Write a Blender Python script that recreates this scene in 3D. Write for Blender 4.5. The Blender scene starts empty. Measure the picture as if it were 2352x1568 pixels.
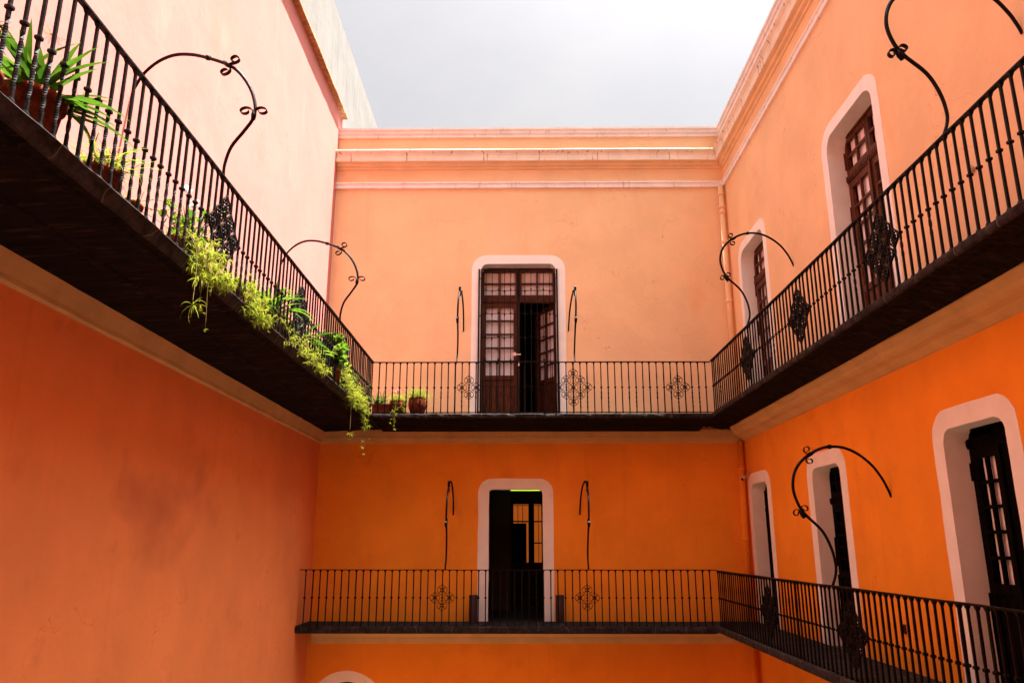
import bpy, math, random
from mathutils import Vector, Matrix
from mathutils.geometry import tessellate_polygon
R = math.radians
random.seed(7)
sc = bpy.context.scene
C = sc.collection

# ------------------------------------------------------------------ camera
cam_d = bpy.data.cameras.new('camera'); cam = bpy.data.objects.new('camera', cam_d); C.objects.link(cam)
cam_d.sensor_width = 36; cam_d.lens = 1775/2352*36; cam_d.clip_start = .05; cam_d.clip_end = 2000
cam.location = (0, 0, 0); cam.rotation_euler = (R(90+14.7), 0, R(0.6))
sc.camera = cam
# ------------------------------------------------------------------ light
SUN_EL = 76
EXPO = 3.8
world = bpy.data.worlds.new('World'); sc.world = world; world.use_nodes = True
nt = world.node_tree; nt.nodes.clear()
out = nt.nodes.new('ShaderNodeOutputWorld'); bg = nt.nodes.new('ShaderNodeBackground')
sky = nt.nodes.new('ShaderNodeTexSky'); sky.sky_type = 'NISHITA'; sky.sun_disc = False
sky.sun_elevation = R(SUN_EL); sky.sun_rotation = R(90); sky.air_density = 1.0; sky.dust_density = 3.0; sky.ozone_density = 1.0
# thin high cloud veil, part of the sky
tc = nt.nodes.new('ShaderNodeTexCoord'); noi = nt.nodes.new('ShaderNodeTexNoise'); ramp = nt.nodes.new('ShaderNodeValToRGB')
mp = nt.nodes.new('ShaderNodeMapping'); mp.inputs['Scale'].default_value = (1.2, 1.2, 2.2)
noi.inputs['Scale'].default_value = 1.6; noi.inputs['Detail'].default_value = 5; noi.inputs['Roughness'].default_value = .55
ramp.color_ramp.elements[0].position = .40; ramp.color_ramp.elements[0].color = (.47, .443, .43, 1)
ramp.color_ramp.elements[1].position = .60; ramp.color_ramp.elements[1].color = (.53, .50, .47, 1)
mixw = nt.nodes.new('ShaderNodeMix'); mixw.data_type = 'RGBA'; mixw.inputs[0].default_value = .97
nt.links.new(tc.outputs['Generated'], mp.inputs[0]); nt.links.new(mp.outputs[0], noi.inputs['Vector']); nt.links.new(noi.outputs[0], ramp.inputs[0])
nt.links.new(sky.outputs[0], mixw.inputs[6]); nt.links.new(ramp.outputs[0], mixw.inputs[7])
# aureole added round the unseen sun, brightening the sky to lift shaded walls
sdir = (math.cos(R(SUN_EL)), 0, math.sin(R(SUN_EL)))
dt = nt.nodes.new('ShaderNodeVectorMath'); dt.operation = 'DOT_PRODUCT'; dt.inputs[1].default_value = sdir; nt.links.new(tc.outputs['Generated'], dt.inputs[0])
mx0 = nt.nodes.new('ShaderNodeMath'); mx0.operation = 'MAXIMUM'; mx0.inputs[1].default_value = 0; nt.links.new(dt.outputs['Value'], mx0.inputs[0])
pw = nt.nodes.new('ShaderNodeMath'); pw.operation = 'POWER'; pw.inputs[1].default_value = 6; nt.links.new(mx0.outputs[0], pw.inputs[0])
ma = nt.nodes.new('ShaderNodeMath'); ma.operation = 'MULTIPLY_ADD'; ma.inputs[1].default_value = 7.2; ma.inputs[2].default_value = 1; nt.links.new(pw.outputs[0], ma.inputs[0])
gl = nt.nodes.new('ShaderNodeVectorMath'); gl.operation = 'SCALE'; nt.links.new(mixw.outputs[2], gl.inputs[0]); nt.links.new(ma.outputs[0], gl.inputs['Scale'])
nt.links.new(gl.outputs[0], bg.inputs[0]); bg.inputs[1].default_value = .095
nt.links.new(bg.outputs[0], out.inputs[0])
sd = bpy.data.lights.new('sun', 'SUN'); sd.energy = 2.4; sd.angle = R(.5); sd.color = (1, .945, .885)
so = bpy.data.objects.new('sun', sd); C.objects.link(so); so.location = (8, 7, 25)
so.rotation_euler = Vector((-math.cos(R(SUN_EL)), .0, -math.sin(R(SUN_EL)))).to_track_quat('-Z', 'Y').to_euler()
sc.view_settings.view_transform = 'Standard'; sc.view_settings.look = 'None'; sc.view_settings.exposure = EXPO; sc.view_settings.gamma = 1
sc.cycles.max_bounces = 12; sc.cycles.diffuse_bounces = 8; sc.cycles.transmission_bounces = 6
sc.cycles.use_denoising = True

# ------------------------------------------------------------------ materials
def mat(name, col, rough=.85, var=.08, scale=1.5, col2=None, spread=(.35, .65), bump=.25, bscale=18, bdist=.01, metal=0, stretch=(1, 1, 1),
        trans=0, spec=.05, streak=None, joints=None, extra=None):
    m = bpy.data.materials.new(name); m.use_nodes = True; n = m.node_tree.nodes; l = m.node_tree.links
    b = n['Principled BSDF']; b.inputs['Roughness'].default_value = rough; b.inputs['Metallic'].default_value = metal
    b.inputs['Specular IOR Level'].default_value = spec
    t = n.new('ShaderNodeNewGeometry'); mp = n.new('ShaderNodeMapping'); mp.inputs['Scale'].default_value = stretch
    l.new(t.outputs['Position'], mp.inputs[0])
    no = n.new('ShaderNodeTexNoise'); no.inputs['Scale'].default_value = scale; no.inputs['Detail'].default_value = 6; no.inputs['Roughness'].default_value = .6
    l.new(mp.outputs[0], no.inputs['Vector'])
    rp = n.new('ShaderNodeValToRGB'); rp.color_ramp.elements[0].position = spread[0]; rp.color_ramp.elements[1].position = spread[1]
    c2 = col2 or tuple(min(1, c*(1-2*var)) for c in col)
    rp.color_ramp.elements[0].color = (*c2, 1); rp.color_ramp.elements[1].color = (*col, 1)
    l.new(no.outputs[0], rp.inputs[0]); cur = rp.outputs[0]
    def mixin(fac, color, amount=1):
        nonlocal cur
        mx = n.new('ShaderNodeMix'); mx.data_type = 'RGBA'
        if amount != 1:
            ml = n.new('ShaderNodeMath'); ml.operation = 'MULTIPLY'; ml.inputs[1].default_value = amount; l.new(fac, ml.inputs[0]); fac = ml.outputs[0]
        l.new(fac, mx.inputs[0]); l.new(cur, mx.inputs[6]); mx.inputs[7].default_value = (*color, 1); cur = mx.outputs[2]
    for (st, scl, p0, p1, colr, am) in (streak or []):
        mp2 = n.new('ShaderNodeMapping'); mp2.inputs['Scale'].default_value = st; l.new(t.outputs['Position'], mp2.inputs[0])
        n2 = n.new('ShaderNodeTexNoise'); n2.inputs['Scale'].default_value = scl; n2.inputs['Detail'].default_value = 4; l.new(mp2.outputs[0], n2.inputs['Vector'])
        r2 = n.new('ShaderNodeValToRGB'); r2.color_ramp.elements[0].position = p0; r2.color_ramp.elements[1].position = p1
        r2.color_ramp.elements[0].color = (0, 0, 0, 1); r2.color_ramp.elements[1].color = (1, 1, 1, 1)
        l.new(n2.outputs[0], r2.inputs[0]); mixin(r2.outputs[0], colr, am)
    if joints:
        ax, period, wid, colr, am = joints
        sp = n.new('ShaderNodeSeparateXYZ'); l.new(t.outputs['Position'], sp.inputs[0])
        nj = n.new('ShaderNodeTexNoise'); nj.inputs['Scale'].default_value = 2.3; l.new(t.outputs['Position'], nj.inputs['Vector'])
        a = n.new('ShaderNodeMath'); a.operation = 'MULTIPLY_ADD'; a.inputs[1].default_value = .5; l.new(nj.outputs[0], a.inputs[0]); l.new(sp.outputs[ax], a.inputs[2])
        d = n.new('ShaderNodeMath'); d.operation = 'DIVIDE'; d.inputs[1].default_value = period; l.new(a.outputs[0], d.inputs[0])
        f = n.new('ShaderNodeMath'); f.operation = 'FRACT'; l.new(d.outputs[0], f.inputs[0])
        g = n.new('ShaderNodeMath'); g.operation = 'LESS_THAN'; g.inputs[1].default_value = wid/period; l.new(f.outputs[0], g.inputs[0])
        mixin(g.outputs[0], colr, am)
    if extra: cur = extra(n, l, t, cur)
    l.new(cur, b.inputs['Base Color'])
    if bump:
        nb = n.new('ShaderNodeTexNoise'); nb.inputs['Scale'].default_value = bscale; nb.inputs['Detail'].default_value = 7; nb.inputs['Roughness'].default_value = .6
        l.new(mp.outputs[0], nb.inputs['Vector'])
        nb2 = n.new('ShaderNodeTexNoise'); nb2.inputs['Scale'].default_value = bscale*.12; nb2.inputs['Detail'].default_value = 3; l.new(mp.outputs[0], nb2.inputs['Vector'])
        ad = n.new('ShaderNodeMath'); ad.operation = 'MULTIPLY_ADD'; ad.inputs[1].default_value = 4; l.new(nb2.outputs[0], ad.inputs[0]); l.new(nb.outputs[0], ad.inputs[2])
        bp = n.new('ShaderNodeBump'); bp.inputs['Strength'].default_value = bump; bp.inputs['Distance'].default_value = bdist
        l.new(ad.outputs[0], bp.inputs['Height']); l.new(bp.outputs[0], b.inputs['Normal'])
    if trans:
        tr = n.new('ShaderNodeBsdfTranslucent'); ms = n.new('ShaderNodeMixShader'); ms.inputs[0].default_value = trans
        o = n['Material Output']; l.new(cur, tr.inputs[0]); l.new(b.outputs[0], ms.inputs[1]); l.new(tr.outputs[0], ms.inputs[2]); l.new(ms.outputs[0], o.inputs[0])
    return m

def cracks(n, l, t, cur):
    # hairline plaster cracks, paler patches of repair
    w = n.new('ShaderNodeTexNoise'); w.inputs['Scale'].default_value = 1.1; w.inputs['Detail'].default_value = 5; l.new(t.outputs['Position'], w.inputs['Vector'])
    sb = n.new('ShaderNodeMath'); sb.operation = 'SUBTRACT'; sb.inputs[1].default_value = .5; l.new(w.outputs[0], sb.inputs[0])
    ab = n.new('ShaderNodeMath'); ab.operation = 'ABSOLUTE'; l.new(sb.outputs[0], ab.inputs[0])
    lt = n.new('ShaderNodeMath'); lt.operation = 'LESS_THAN'; lt.inputs[1].default_value = .0016; l.new(ab.outputs[0], lt.inputs[0])
    w2 = n.new('ShaderNodeTexNoise'); w2.inputs['Scale'].default_value = .9; l.new(t.outputs['Position'], w2.inputs['Vector'])
    g = n.new('ShaderNodeMath'); g.operation = 'GREATER_THAN'; g.inputs[1].default_value = .56; l.new(w2.outputs[0], g.inputs[0])
    mu = n.new('ShaderNodeMath'); mu.operation = 'MULTIPLY'; l.new(lt.outputs[0], mu.inputs[0]); l.new(g.outputs[0], mu.inputs[1])
    m3 = n.new('ShaderNodeMath'); m3.operation = 'MULTIPLY'; m3.inputs[1].default_value = .35; l.new(mu.outputs[0], m3.inputs[0])
    mx = n.new('ShaderNodeMix'); mx.data_type = 'RGBA'; l.new(m3.outputs[0], mx.inputs[0]); l.new(cur, mx.inputs[6]); mx.inputs[7].default_value = (.42, .13, .05, 1)
    return mx.outputs[2]

PATCH = ((.8, .8, .45), .9, .55, .8, (.92, .64, .47), .35)
M = {}
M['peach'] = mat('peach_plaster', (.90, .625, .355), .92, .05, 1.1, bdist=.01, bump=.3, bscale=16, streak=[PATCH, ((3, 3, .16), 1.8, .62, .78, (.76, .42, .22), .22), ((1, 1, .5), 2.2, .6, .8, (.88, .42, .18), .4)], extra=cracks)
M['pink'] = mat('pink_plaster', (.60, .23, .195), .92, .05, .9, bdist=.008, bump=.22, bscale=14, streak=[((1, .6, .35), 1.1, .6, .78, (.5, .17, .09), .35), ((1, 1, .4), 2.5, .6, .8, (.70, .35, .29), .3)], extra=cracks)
M['orange'] = mat('shaded_orange_plaster', (.95, .36, .035), .92, .06, 1.1, bump=.35, bscale=16, streak=[((1, 1, .5), 1.6, .58, .8, (.80, .24, .05), .5), ((1, .5, .5), 1.3, .64, .8, (.45, .11, .035), .4), ((3, 3, .16), 1.8, .62, .78, (.70, .20, .04), .22), ((1, .8, .6), 2.6, .64, .76, (.66, .18, .03), .25)], extra=cracks)  # upper wall paint recoloured for the lower storey, its shaded look put in
M['salmon'] = mat('shaded_salmon_plaster', (.90, .33, .11), .92, .06, .9, bump=.35, bscale=14, streak=[((1, .7, .5), 1.2, .58, .8, (.74, .25, .08), .5), ((1, .35, .5), 1.1, .62, .76, (.36, .10, .05), .5), ((1, 1.0, .9), 2.6, .64, .76, (.55, .16, .06), .3), ((3, 3, .16), 1.6, .62, .78, (.62, .19, .07), .22)], extra=cracks)  # lower copy of the pink wall, deeper tone of the shade in its colour
M['far_orange'] = mat('faded_orange_plaster', (.62, .14, .014), .92, .06, 1, bump=.2)
M['ledge'] = mat('dark_ledge_top', (.20, .12, .075), .95, .2, 6, bump=.5)  # ledge top coloured dark to cut sun bounce onto the frieze
M['cream'] = mat('cream_paint', (.92, .90, .85), .85, .06, 3, bump=.2, bscale=30, streak=[((5, 5, .3), 3, .60, .72, (.45, .33, .28), .5)])
M['buff'] = mat('buff_paint', (.90, .82, .66), .85, .06, 3, bump=.2, bscale=30, streak=[((5, 5, .25), 3, .60, .66, (.22, .12, .08), .6), ((2, 2, 2), 2, .55, .8, (.75, .45, .25), .4)])
M['trim'] = mat('ochre_trim_paint', (.66, .47, .19), .85, .08, 2.5, bump=.2, bscale=30, streak=[((1, 1, 1), 3, .6, .8, (.45, .27, .12), .5)])
M['surround'] = mat('white_limewash', (.92, .93, .87), .85, .04, 3, bump=.15, bscale=35, streak=[((2, 2, 1), 2.5, .68, .8, (.6, .42, .3), .4)])
M['whitewall'] = mat('weathered_whitewash', (.24, .235, .22), .9, .06, 1.4, bump=.4, bscale=10, streak=[((2.5, 2.5, .35), 2.2, .5, .8, (.17, .155, .13), .6)])
M['iron'] = mat('wrought_iron', (.004, .0035, .004), .5, .2, 30, bump=.4, bscale=120, bdist=.003, metal=0, spec=.12)
M['stone'] = mat('dark_stone_edge', (.05, .044, .042), .9, .3, 9, bump=.8, bscale=40, bdist=.02, joints=(1, .62, .016, (.15, .12, .10), .6), streak=[((4, 4, 4), 3, .55, .75, (.085, .07, .062), .6)])
M['stonex'] = mat('dark_stone_edge_cross', (.035, .031, .03), .9, .3, 9, bump=.8, bscale=40, bdist=.02, joints=(0, .52, .016, (.13, .10, .09), .5), streak=[((4, 4, 4), 3, .55, .75, (.085, .07, .062), .6)])
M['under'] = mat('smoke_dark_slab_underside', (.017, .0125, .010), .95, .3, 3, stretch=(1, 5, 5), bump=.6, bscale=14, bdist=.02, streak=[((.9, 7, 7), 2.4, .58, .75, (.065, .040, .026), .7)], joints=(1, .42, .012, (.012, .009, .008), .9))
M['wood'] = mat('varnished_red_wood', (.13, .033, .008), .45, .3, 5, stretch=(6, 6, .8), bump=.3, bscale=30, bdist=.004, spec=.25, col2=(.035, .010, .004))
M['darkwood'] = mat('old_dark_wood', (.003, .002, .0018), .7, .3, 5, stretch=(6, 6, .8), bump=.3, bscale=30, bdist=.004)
M['curtain'] = mat('white_curtain', (.93, .92, .95), .9, .07, 6, stretch=(14, 14, .4), bump=.4, bscale=8, bdist=.02)
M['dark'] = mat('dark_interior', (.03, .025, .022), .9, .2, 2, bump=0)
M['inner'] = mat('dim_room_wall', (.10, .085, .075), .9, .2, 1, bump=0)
M['floor'] = mat('dark_paving', (.13, .10, .085), .85, .2, 4, bump=.4, bscale=20)
M['court'] = mat('courtyard_paving', (.06, .05, .045), .85, .1, 2, bump=.5, bscale=10)
M['terra'] = mat('terracotta', (.20, .045, .02), .85, .3, 14, bump=.7, bscale=60, bdist=.006, streak=[((3, 3, 3), 6, .62, .8, (.30, .18, .11), .4)])
M['soil'] = mat('potting_soil', (.04, .025, .015), .95, .3, 30, bump=.6)
M['leafA'] = mat('strap_leaf', (.055, .12, .008), .45, .3, 5, bump=0, trans=.5, col2=(.016, .045, .004))
M['leafB'] = mat('grassy_leaf', (.23, .28, .018), .5, .3, 8, bump=0, trans=.5, col2=(.08, .14, .01))
M['leafC'] = mat('trailing_leaf', (.27, .28, .02), .5, .25, 12, bump=0, trans=.5, col2=(.12, .17, .015))
M['leafD'] = mat('bushy_leaf', (.11, .20, .01), .5, .3, 8, bump=0, trans=.5, col2=(.04, .10, .006))
M['stem'] = mat('green_stem', (.20, .16, .05), .7, .2, 8, bump=0)
M['flower'] = mat('white_petal', (.8, .78, .78), .7, .05, 8, bump=0, trans=.4)
M['pink_flower'] = mat('pink_petal', (.8, .25, .2), .7, .05, 8, bump=0, trans=.4)
M['cactus'] = mat('dry_spiky_leaf', (.10, .06, .02), .7, .3, 8, bump=0)
M['bin'] = mat('dark_metal_cylinder', (.10, .07, .08), .45, .1, 5, bump=.1, metal=.5)
M['steel'] = mat('bright_steel', (.75, .7, .66), .35, .05, 8, bump=0, metal=.6)
M['camera'] = mat('white_plastic', (.6, .5, .42), .5, .05, 5, bump=0)
M['glassblack'] = mat('black_lens', (.01, .01, .01), .15, .05, 5, bump=0)
M['rust'] = mat('rusty_box', (.07, .04, .03), .7, .2, 20, bump=.2)
def emis(name, col, s):
    m = bpy.data.materials.new(name); m.use_nodes = True; b = m.node_tree.nodes['Principled BSDF']
    b.inputs['Emission Color'].default_value = (*col, 1); b.inputs['Emission Strength'].default_value = s; return m
M['tube'] = emis('fluorescent_tube', (.62, 1, .04), .10)

# ------------------------------------------------------------------ mesh helpers
class MB:
    def __init__(s): s.v = []; s.f = []; s.sm = []
    def add(s, vs, fs, smooth=False):
        o = len(s.v); s.v += [tuple(p) for p in vs]; s.f += [tuple(i+o for i in q) for q in fs]; s.sm += [smooth]*len(fs)
    def box(s, a, b, T=None):
        x0, y0, z0 = a; x1, y1, z1 = b
        vs = [(x0,y0,z0),(x1,y0,z0),(x1,y1,z0),(x0,y1,z0),(x0,y0,z1),(x1,y0,z1),(x1,y1,z1),(x0,y1,z1)]
        if T: vs = [T(*p) for p in vs]
        s.add(vs, [(0,3,2,1),(4,5,6,7),(0,1,5,4),(1,2,6,5),(2,3,7,6),(3,0,4,7)])
    def tube(s, pts, rad, n=8, flat=None, ref=None, smooth=True, cap=True):
        """sweep; flat=(a,b): rectangular section half sizes, b along ref"""
        P = [Vector(p) for p in pts]; rings = []; up = Vector(ref) if ref else None
        N = len(P)
        for i, p in enumerate(P):
            t = (P[min(i+1, N-1)]-P[max(i-1, 0)]).normalized()
            if up is None:
                up = Vector((0, 0, 1)) if abs(t.z) < .9 else Vector((1, 0, 0))
            b = (up - t*up.dot(t))
            if b.length < 1e-5: b = t.orthogonal()
            b.normalize(); a = t.cross(b)
            if not ref: up = b
            r = rad[i] if isinstance(rad, (list, tuple)) else rad
            if flat:
                fa, fb = flat; k = r
                rings.append([p+a*fa*k*sx+b*fb*k*sy for sx, sy in ((1,1),(-1,1),(-1,-1),(1,-1))])
            else:
                rings.append([p+(a*math.cos(2*math.pi*j/n)+b*math.sin(2*math.pi*j/n))*r for j in range(n)])
        m = len(rings[0]); vs = [q for r_ in rings for q in r_]; fs = []
        for i in range(N-1):
            for j in range(m):
                k = (j+1) % m; fs.append((i*m+j, i*m+k, (i+1)*m+k, (i+1)*m+j))
        if cap: fs.append(tuple(range(m-1, -1, -1))); fs.append(tuple((N-1)*m+j for j in range(m)))
        s.add(vs, fs, smooth and not flat)
    def lathe(s, prof, c=(0, 0, 0), n=24, wob=0):
        vs = []; fs = []
        for i, (r, z) in enumerate(prof):
            for j in range(n):
                a = 2*math.pi*j/n; rr = r*(1+wob*math.sin(3*a+i)); vs.append((c[0]+rr*math.cos(a), c[1]+rr*math.sin(a), c[2]+z))
        for i in range(len(prof)-1):
            for j in range(n):
                k = (j+1) % n; fs.append((i*n+j, i*n+k, (i+1)*n+k, (i+1)*n+j))
        fs.append(tuple(range(n-1, -1, -1))); s.add(vs, fs, True)
    def build(s, name, m, parent=None):
        me = bpy.data.meshes.new(name); me.from_pydata(s.v, [], s.f); me.materials.append(m)
        for p, q in zip(me.polygons, s.sm): p.use_smooth = q
        me.update(); o = bpy.data.objects.new(name, me); C.objects.link(o)
        if parent: o.parent = parent
        return o
def tag(o, label=None, cat=None, group=None, kind=None):
    if label: o['label'] = label
    if cat: o['category'] = cat
    if group: o['group'] = group
    if kind: o['kind'] = kind
    return o
def empty(name, loc=(0, 0, 0)):
    o = bpy.data.objects.new(name, None); o.location = loc; o.empty_display_size = .2; C.objects.link(o); return o
def thing(name, label, cat, loc=(0, 0, 0), group=None):
    return tag(empty(name, loc), label, cat, group)
def rel(o):
    """keep world-space vertices of a child under a moved parent"""
    o.matrix_parent_inverse = Matrix.Translation(-Vector(o.parent.location)); return o
def spline(P, k=6):
    P = [Vector(p) for p in P]; out = []
    for i in range(len(P)-1):
        a = P[max(i-1, 0)]; b = P[i]; c = P[i+1]; d = P[min(i+2, len(P)-1)]
        for j in range(k):
            t = j/k; out.append(.5*((2*b)+(c-a)*t+(2*a-5*b+4*c-d)*t*t+(3*b-3*c+d-a)*t**3))
    out.append(P[-1]); return out

# coordinates: u along the wall, w into the building, z up
XL, XR, YB, YF = -3.97, 4.40, 15.30, -1.2
TB = lambda u, w, z: (u, YB+w, z)
TR = lambda u, w, z: (XR+w, u, z)
TLf = lambda u, w, z: (XL-w, u, z)
ZU, ZL, ZG, ZT = 2.335, -1.40, -5.25, 8.84

def rrect(u0, u1, z0, z1, r, n=8, m=9):
    side = lambda a, b, k: [a+(b-a)*i/k for i in range(1, k)]
    pts = [(u0, z0), (u1, z0)]+[(u1, z) for z in side(z0, z1-r, m)]
    for i in range(n+1):
        a = math.pi/2*i/n; pts.append((u1-r+r*math.cos(a), z1-r+r*math.sin(a)))
    pts += [(u, z1) for u in side(u1-r, u0+r, 4)]
    for i in range(n+1):
        a = math.pi/2*(1+i/n); pts.append((u0+r+r*math.cos(a), z1-r+r*math.sin(a)))
    return pts+[(u0, z) for z in side(z1-r, z0, m)]
def wobble(loop, j):
    return [(a+random.uniform(-j, j), b+random.uniform(-j, j)*.7) for a, b in loop]
def arch(cu, cz, r, zb, n=24):
    return [(cu-r, zb), (cu+r, zb)]+[(cu+r*math.cos(math.pi*i/n), cz+r*math.sin(math.pi*i/n)) for i in range(n+1)]

def wall_front(T, u0, u1, z0, z1, holes):
    mb = MB(); loops = [[Vector((u0, z0, 0)), Vector((u1, z0, 0)), Vector((u1, z1, 0)), Vector((u0, z1, 0))]]
    for h in holes: loops.append([Vector((a, b, 0)) for a, b in h][::-1])
    flat = [p for lo in loops for p in lo]; tri = tessellate_polygon(loops)
    mb.add([T(p.x, 0, p.y) for p in flat], [tuple(t) for t in tri])
    return mb
def ring(T, outer, inner, w0, w1, wr):
    """door surround: flat band proud of the wall, outer edge and the reveal running in"""
    outer = wobble(outer, .006); inner = wobble(inner, .004); mb = MB(); n = len(outer)
    V = [T(a, w0, b) for a, b in outer]+[T(a, w0, b) for a, b in inner]+[T(a, w1, b) for a, b in outer]+[T(a, wr, b) for a, b in inner]
    fs = []
    for i in range(1, n):
        j = (i+1) % n
        fs += [(i, j, n+j, n+i), (i, 2*n+i, 2*n+j, j), (n+i, n+j, 3*n+j, 3*n+i)]
    mb.add(V, fs); return mb
def sweep_moulding(T, prof, u0, u1, m0, m1, jit=.003, step=.3):
    """prof (d out of wall, z). mitre flags shorten the end by d"""
    mb = MB(); n = max(2, int(abs(u1-u0)/step)); rows = []
    jz = [(random.uniform(-jit, jit), random.uniform(-jit, jit)) for _ in range(n+1)]
    for i in range(n+1):
        row = []
        for k, (d, z) in enumerate(prof):
            a = u0+(d if m0 else 0); b = u1-(d if m1 else 0); t = i/n
            e = 0 if k in (0, len(prof)-1) else 1
            row.append(T(a+(b-a)*t, -(d+jz[i][0]*e), z+jz[i][1]*e+random.uniform(-jit, jit)*.4*e))
        rows.append(row)
    m = len(prof); vs = [p for r_ in rows for p in r_]; fs = []
    for i in range(n):
        for k in range(m-1): fs.append((i*m+k, i*m+k+1, (i+1)*m+k+1, (i+1)*m+k))
    mb.add(vs, fs); mb.add(rows[0], [tuple(range(m))]); mb.add(rows[-1], [tuple(range(m-1, -1, -1))]); return mb
def shell(T, u0, u1, z0, z1, w1):
    """roof, back and ends of the wing behind its front"""
    mb = MB(); e = .004
    P = lambda u, w, z: T(u, w, z)
    q = [P(u0,0,z1),P(u1,0,z1),P(u1,w1,z1),P(u0,w1,z1), P(u0,0,z0),P(u1,0,z0),P(u1,w1,z0),P(u0,w1,z0)]
    mb.add(q, [(0,1,2,3),(3,2,6,7),(0,3,7,4),(1,5,6,2)]); return mb

# ------------------------------------------------------------------ ground
g = MB(); g.add([(-300,-300,ZG),(300,-300,ZG),(300,300,ZG),(-300,300,ZG)], [(0,1,2,3)])
tag(g.build('ground', M['court']), kind='structure')

# ------------------------------------------------------------------ doors
def grid_leaf(mw, mc, T, u0, u1, z0, z1, w, cols, rows, zp, st=.1, th=.045, bar=.035, panel=True):
    """wooden leaf: panes from zp up, panels below"""
    b = lambda a0, a1, c0, c1, w0=w, w1=w+th: mw.box((a0, w0, c0), (a1, w1, c1), T)
    b(u0, u0+st, z0, z1); b(u1-st, u1, z0, z1)
    b(u0+st, u1-st, z1-st, z1); b(u0+st, u1-st, zp-.09, zp)
    a0, a1 = u0+st, u1-st; c0, c1 = zp, z1-st
    cw = (a1-a0)/cols; rh = (c1-c0)/rows
    for i in range(1, cols): b(a0+cw*i-bar/2, a0+cw*i+bar/2, c0, c1, w+.004, w+th-.004)
    for j in range(1, rows):
        for i in range(cols):
            x0 = a0+cw*i+(bar/2 if i else 0); x1 = a0+cw*(i+1)-(bar/2 if i < cols-1 else 0)
            b(x0, x1, c0+rh*j-bar/2, c0+rh*j+bar/2, w+.004, w+th-.004)
    if panel:
        b(a0, a1, z0, z0+.12); pw = (a1-a0)/cols
        for i in range(cols):
            x0 = a0+pw*i; x1 = x0+pw
            mw.box((x0, w+.025, z0+.12), (x1, w+th-.008, zp-.09), T)
            mw.box((x0+.03, w+.012, z0+.16), (x1-.03, w+.0251, zp-.13), T)
    n = 24; vs = []; fs = []
    for i in range(n+1):
        u = a0+(a1-a0)*i/n; ww = w+th+.02+.008*math.sin(i*1.9)
        vs += [T(u, ww, c0-.02), T(u, ww, c1+.02)]
    for i in range(n): fs.append((2*i, 2*i+2, 2*i+3, 2*i+1))
    mc.add(vs, fs, True)
def double_door(T, u0, u1, z0, z1, zt, w, wood, wall, label=None, open_leaf=False, curtain=True, zp=None):
    mw, mc = MB(), MB(); fr = .05
    mw.box((u0-.03, w-.02, z0), (u0+fr, w+.1, z1+.03), T); mw.box((u1-fr, w-.02, z0), (u1+.03, w+.1, z1+.03), T)
    mw.box((u0+fr, w-.02, z1-fr), (u1-fr, w+.1, z1+.03), T)
    mw.box((u0+fr, w-.018, zt-.05), (u1-fr, w+.09, zt+.05), T)
    k = 26                                            # carved rail: a row of small blocks
    for i in range(k):
        a = u0+fr+(u1-u0-2*fr)*(i+.15)/k; mw.box((a, w-.032, zt-.03), (a+(u1-u0-2*fr)/k*.6, w-.0185, zt+.035), T)
    um = (u0+u1)/2; zp = zp or z0+1.03
    for a, b_ in ((u0+fr, um-.006), (um+.006, u1-fr)):
        grid_leaf(mw, mc, T, a, b_, zt+.052, z1-fr-.002, w, 2, 2, zt+.12, st=.06, panel=False)
    grid_leaf(mw, mc, T, u0+fr, um-.006, z0+.01, zt-.052, w, 2, 5, zp)
    if not open_leaf: grid_leaf(mw, mc, T, um+.006, u1-fr, z0+.01, zt-.052, w, 2, 5, zp)
    mw.box((um-.025, w-.03, z0+.01), (um+.025, w-.0005, zt-.052), T)
    d = mw.build('door', wood, wall); 
    if label: d['label'] = label
    mc.build('curtain', M['curtain'] if curtain else M['dark'], d)  # with curtain off, a dark sheet stands for the unlit room
    if open_leaf:
        ow, oc = MB(), MB(); hu = u1-fr; L = u1-fr-um; th = R(57)
        def TO(u, ww, z):
            x = -(u*math.cos(th)) - ww*math.sin(th)*-1; y = u*math.sin(th)+ww*math.cos(th)
            return T(hu+x, w+.03+y, z)
        grid_leaf(ow, oc, TO, 0, L, z0+.01, zt-.052, 0, 2, 5, zp)
        lf = ow.build('door_leaf', wood, wall); lf['label'] = 'right-hand leaf of the balcony door, swung open into the dark room'
        oc.build('curtain', M['curtain'], lf)

# ------------------------------------------------------------------ right building
wr = thing('wall', 'tall peach plaster wall on the right of the courtyard, pierced by upper and lower doorways', 'wall', (XR, 7, ZG))
openR = [(8.62, 10.05, ZU, 5.60, .22, .18, 'near'), (13.10, 14.50, ZU, 5.60, .22, .18, 'far'),
         (14.02, 14.98, ZL, 1.10, .16, .2, 'l1'), (10.78, 11.82, ZL, 1.10, .16, .21, 'l2'), (7.02, 8.08, ZL, 1.15, .16, .2, 'l3')]
holes = [rrect(a-.03, b+.03, z0, z1+.03, r+.03) for a, b, z0, z1, r, s_, n_ in openR]
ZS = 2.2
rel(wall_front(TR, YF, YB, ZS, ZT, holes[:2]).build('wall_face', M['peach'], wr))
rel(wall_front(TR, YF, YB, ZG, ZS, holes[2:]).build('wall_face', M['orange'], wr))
rel(shell(TR, YF, YB+4, ZG, ZT, 4).build('roof', M['inner'], wr))
for a, b, z0, z1, r, s_, n_ in openR:
    rel(ring(TR, rrect(a-s_, b+s_, z0, z1+s_, r+s_*.7), rrect(a, b, z0, z1, r), -.006, .01, .262).build('door_surround', M['surround'], wr))
    t = MB(); t.box((a-.05, .01, z0-.1), (b+.05, .6, z0-.004), TR); rel(t.build('threshold', M['floor'], wr))
def relall(p):
    for ch in list(C.objects):
        if ch.parent is p and ch.matrix_parent_inverse == Matrix.Identity(4): rel(ch)
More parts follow.
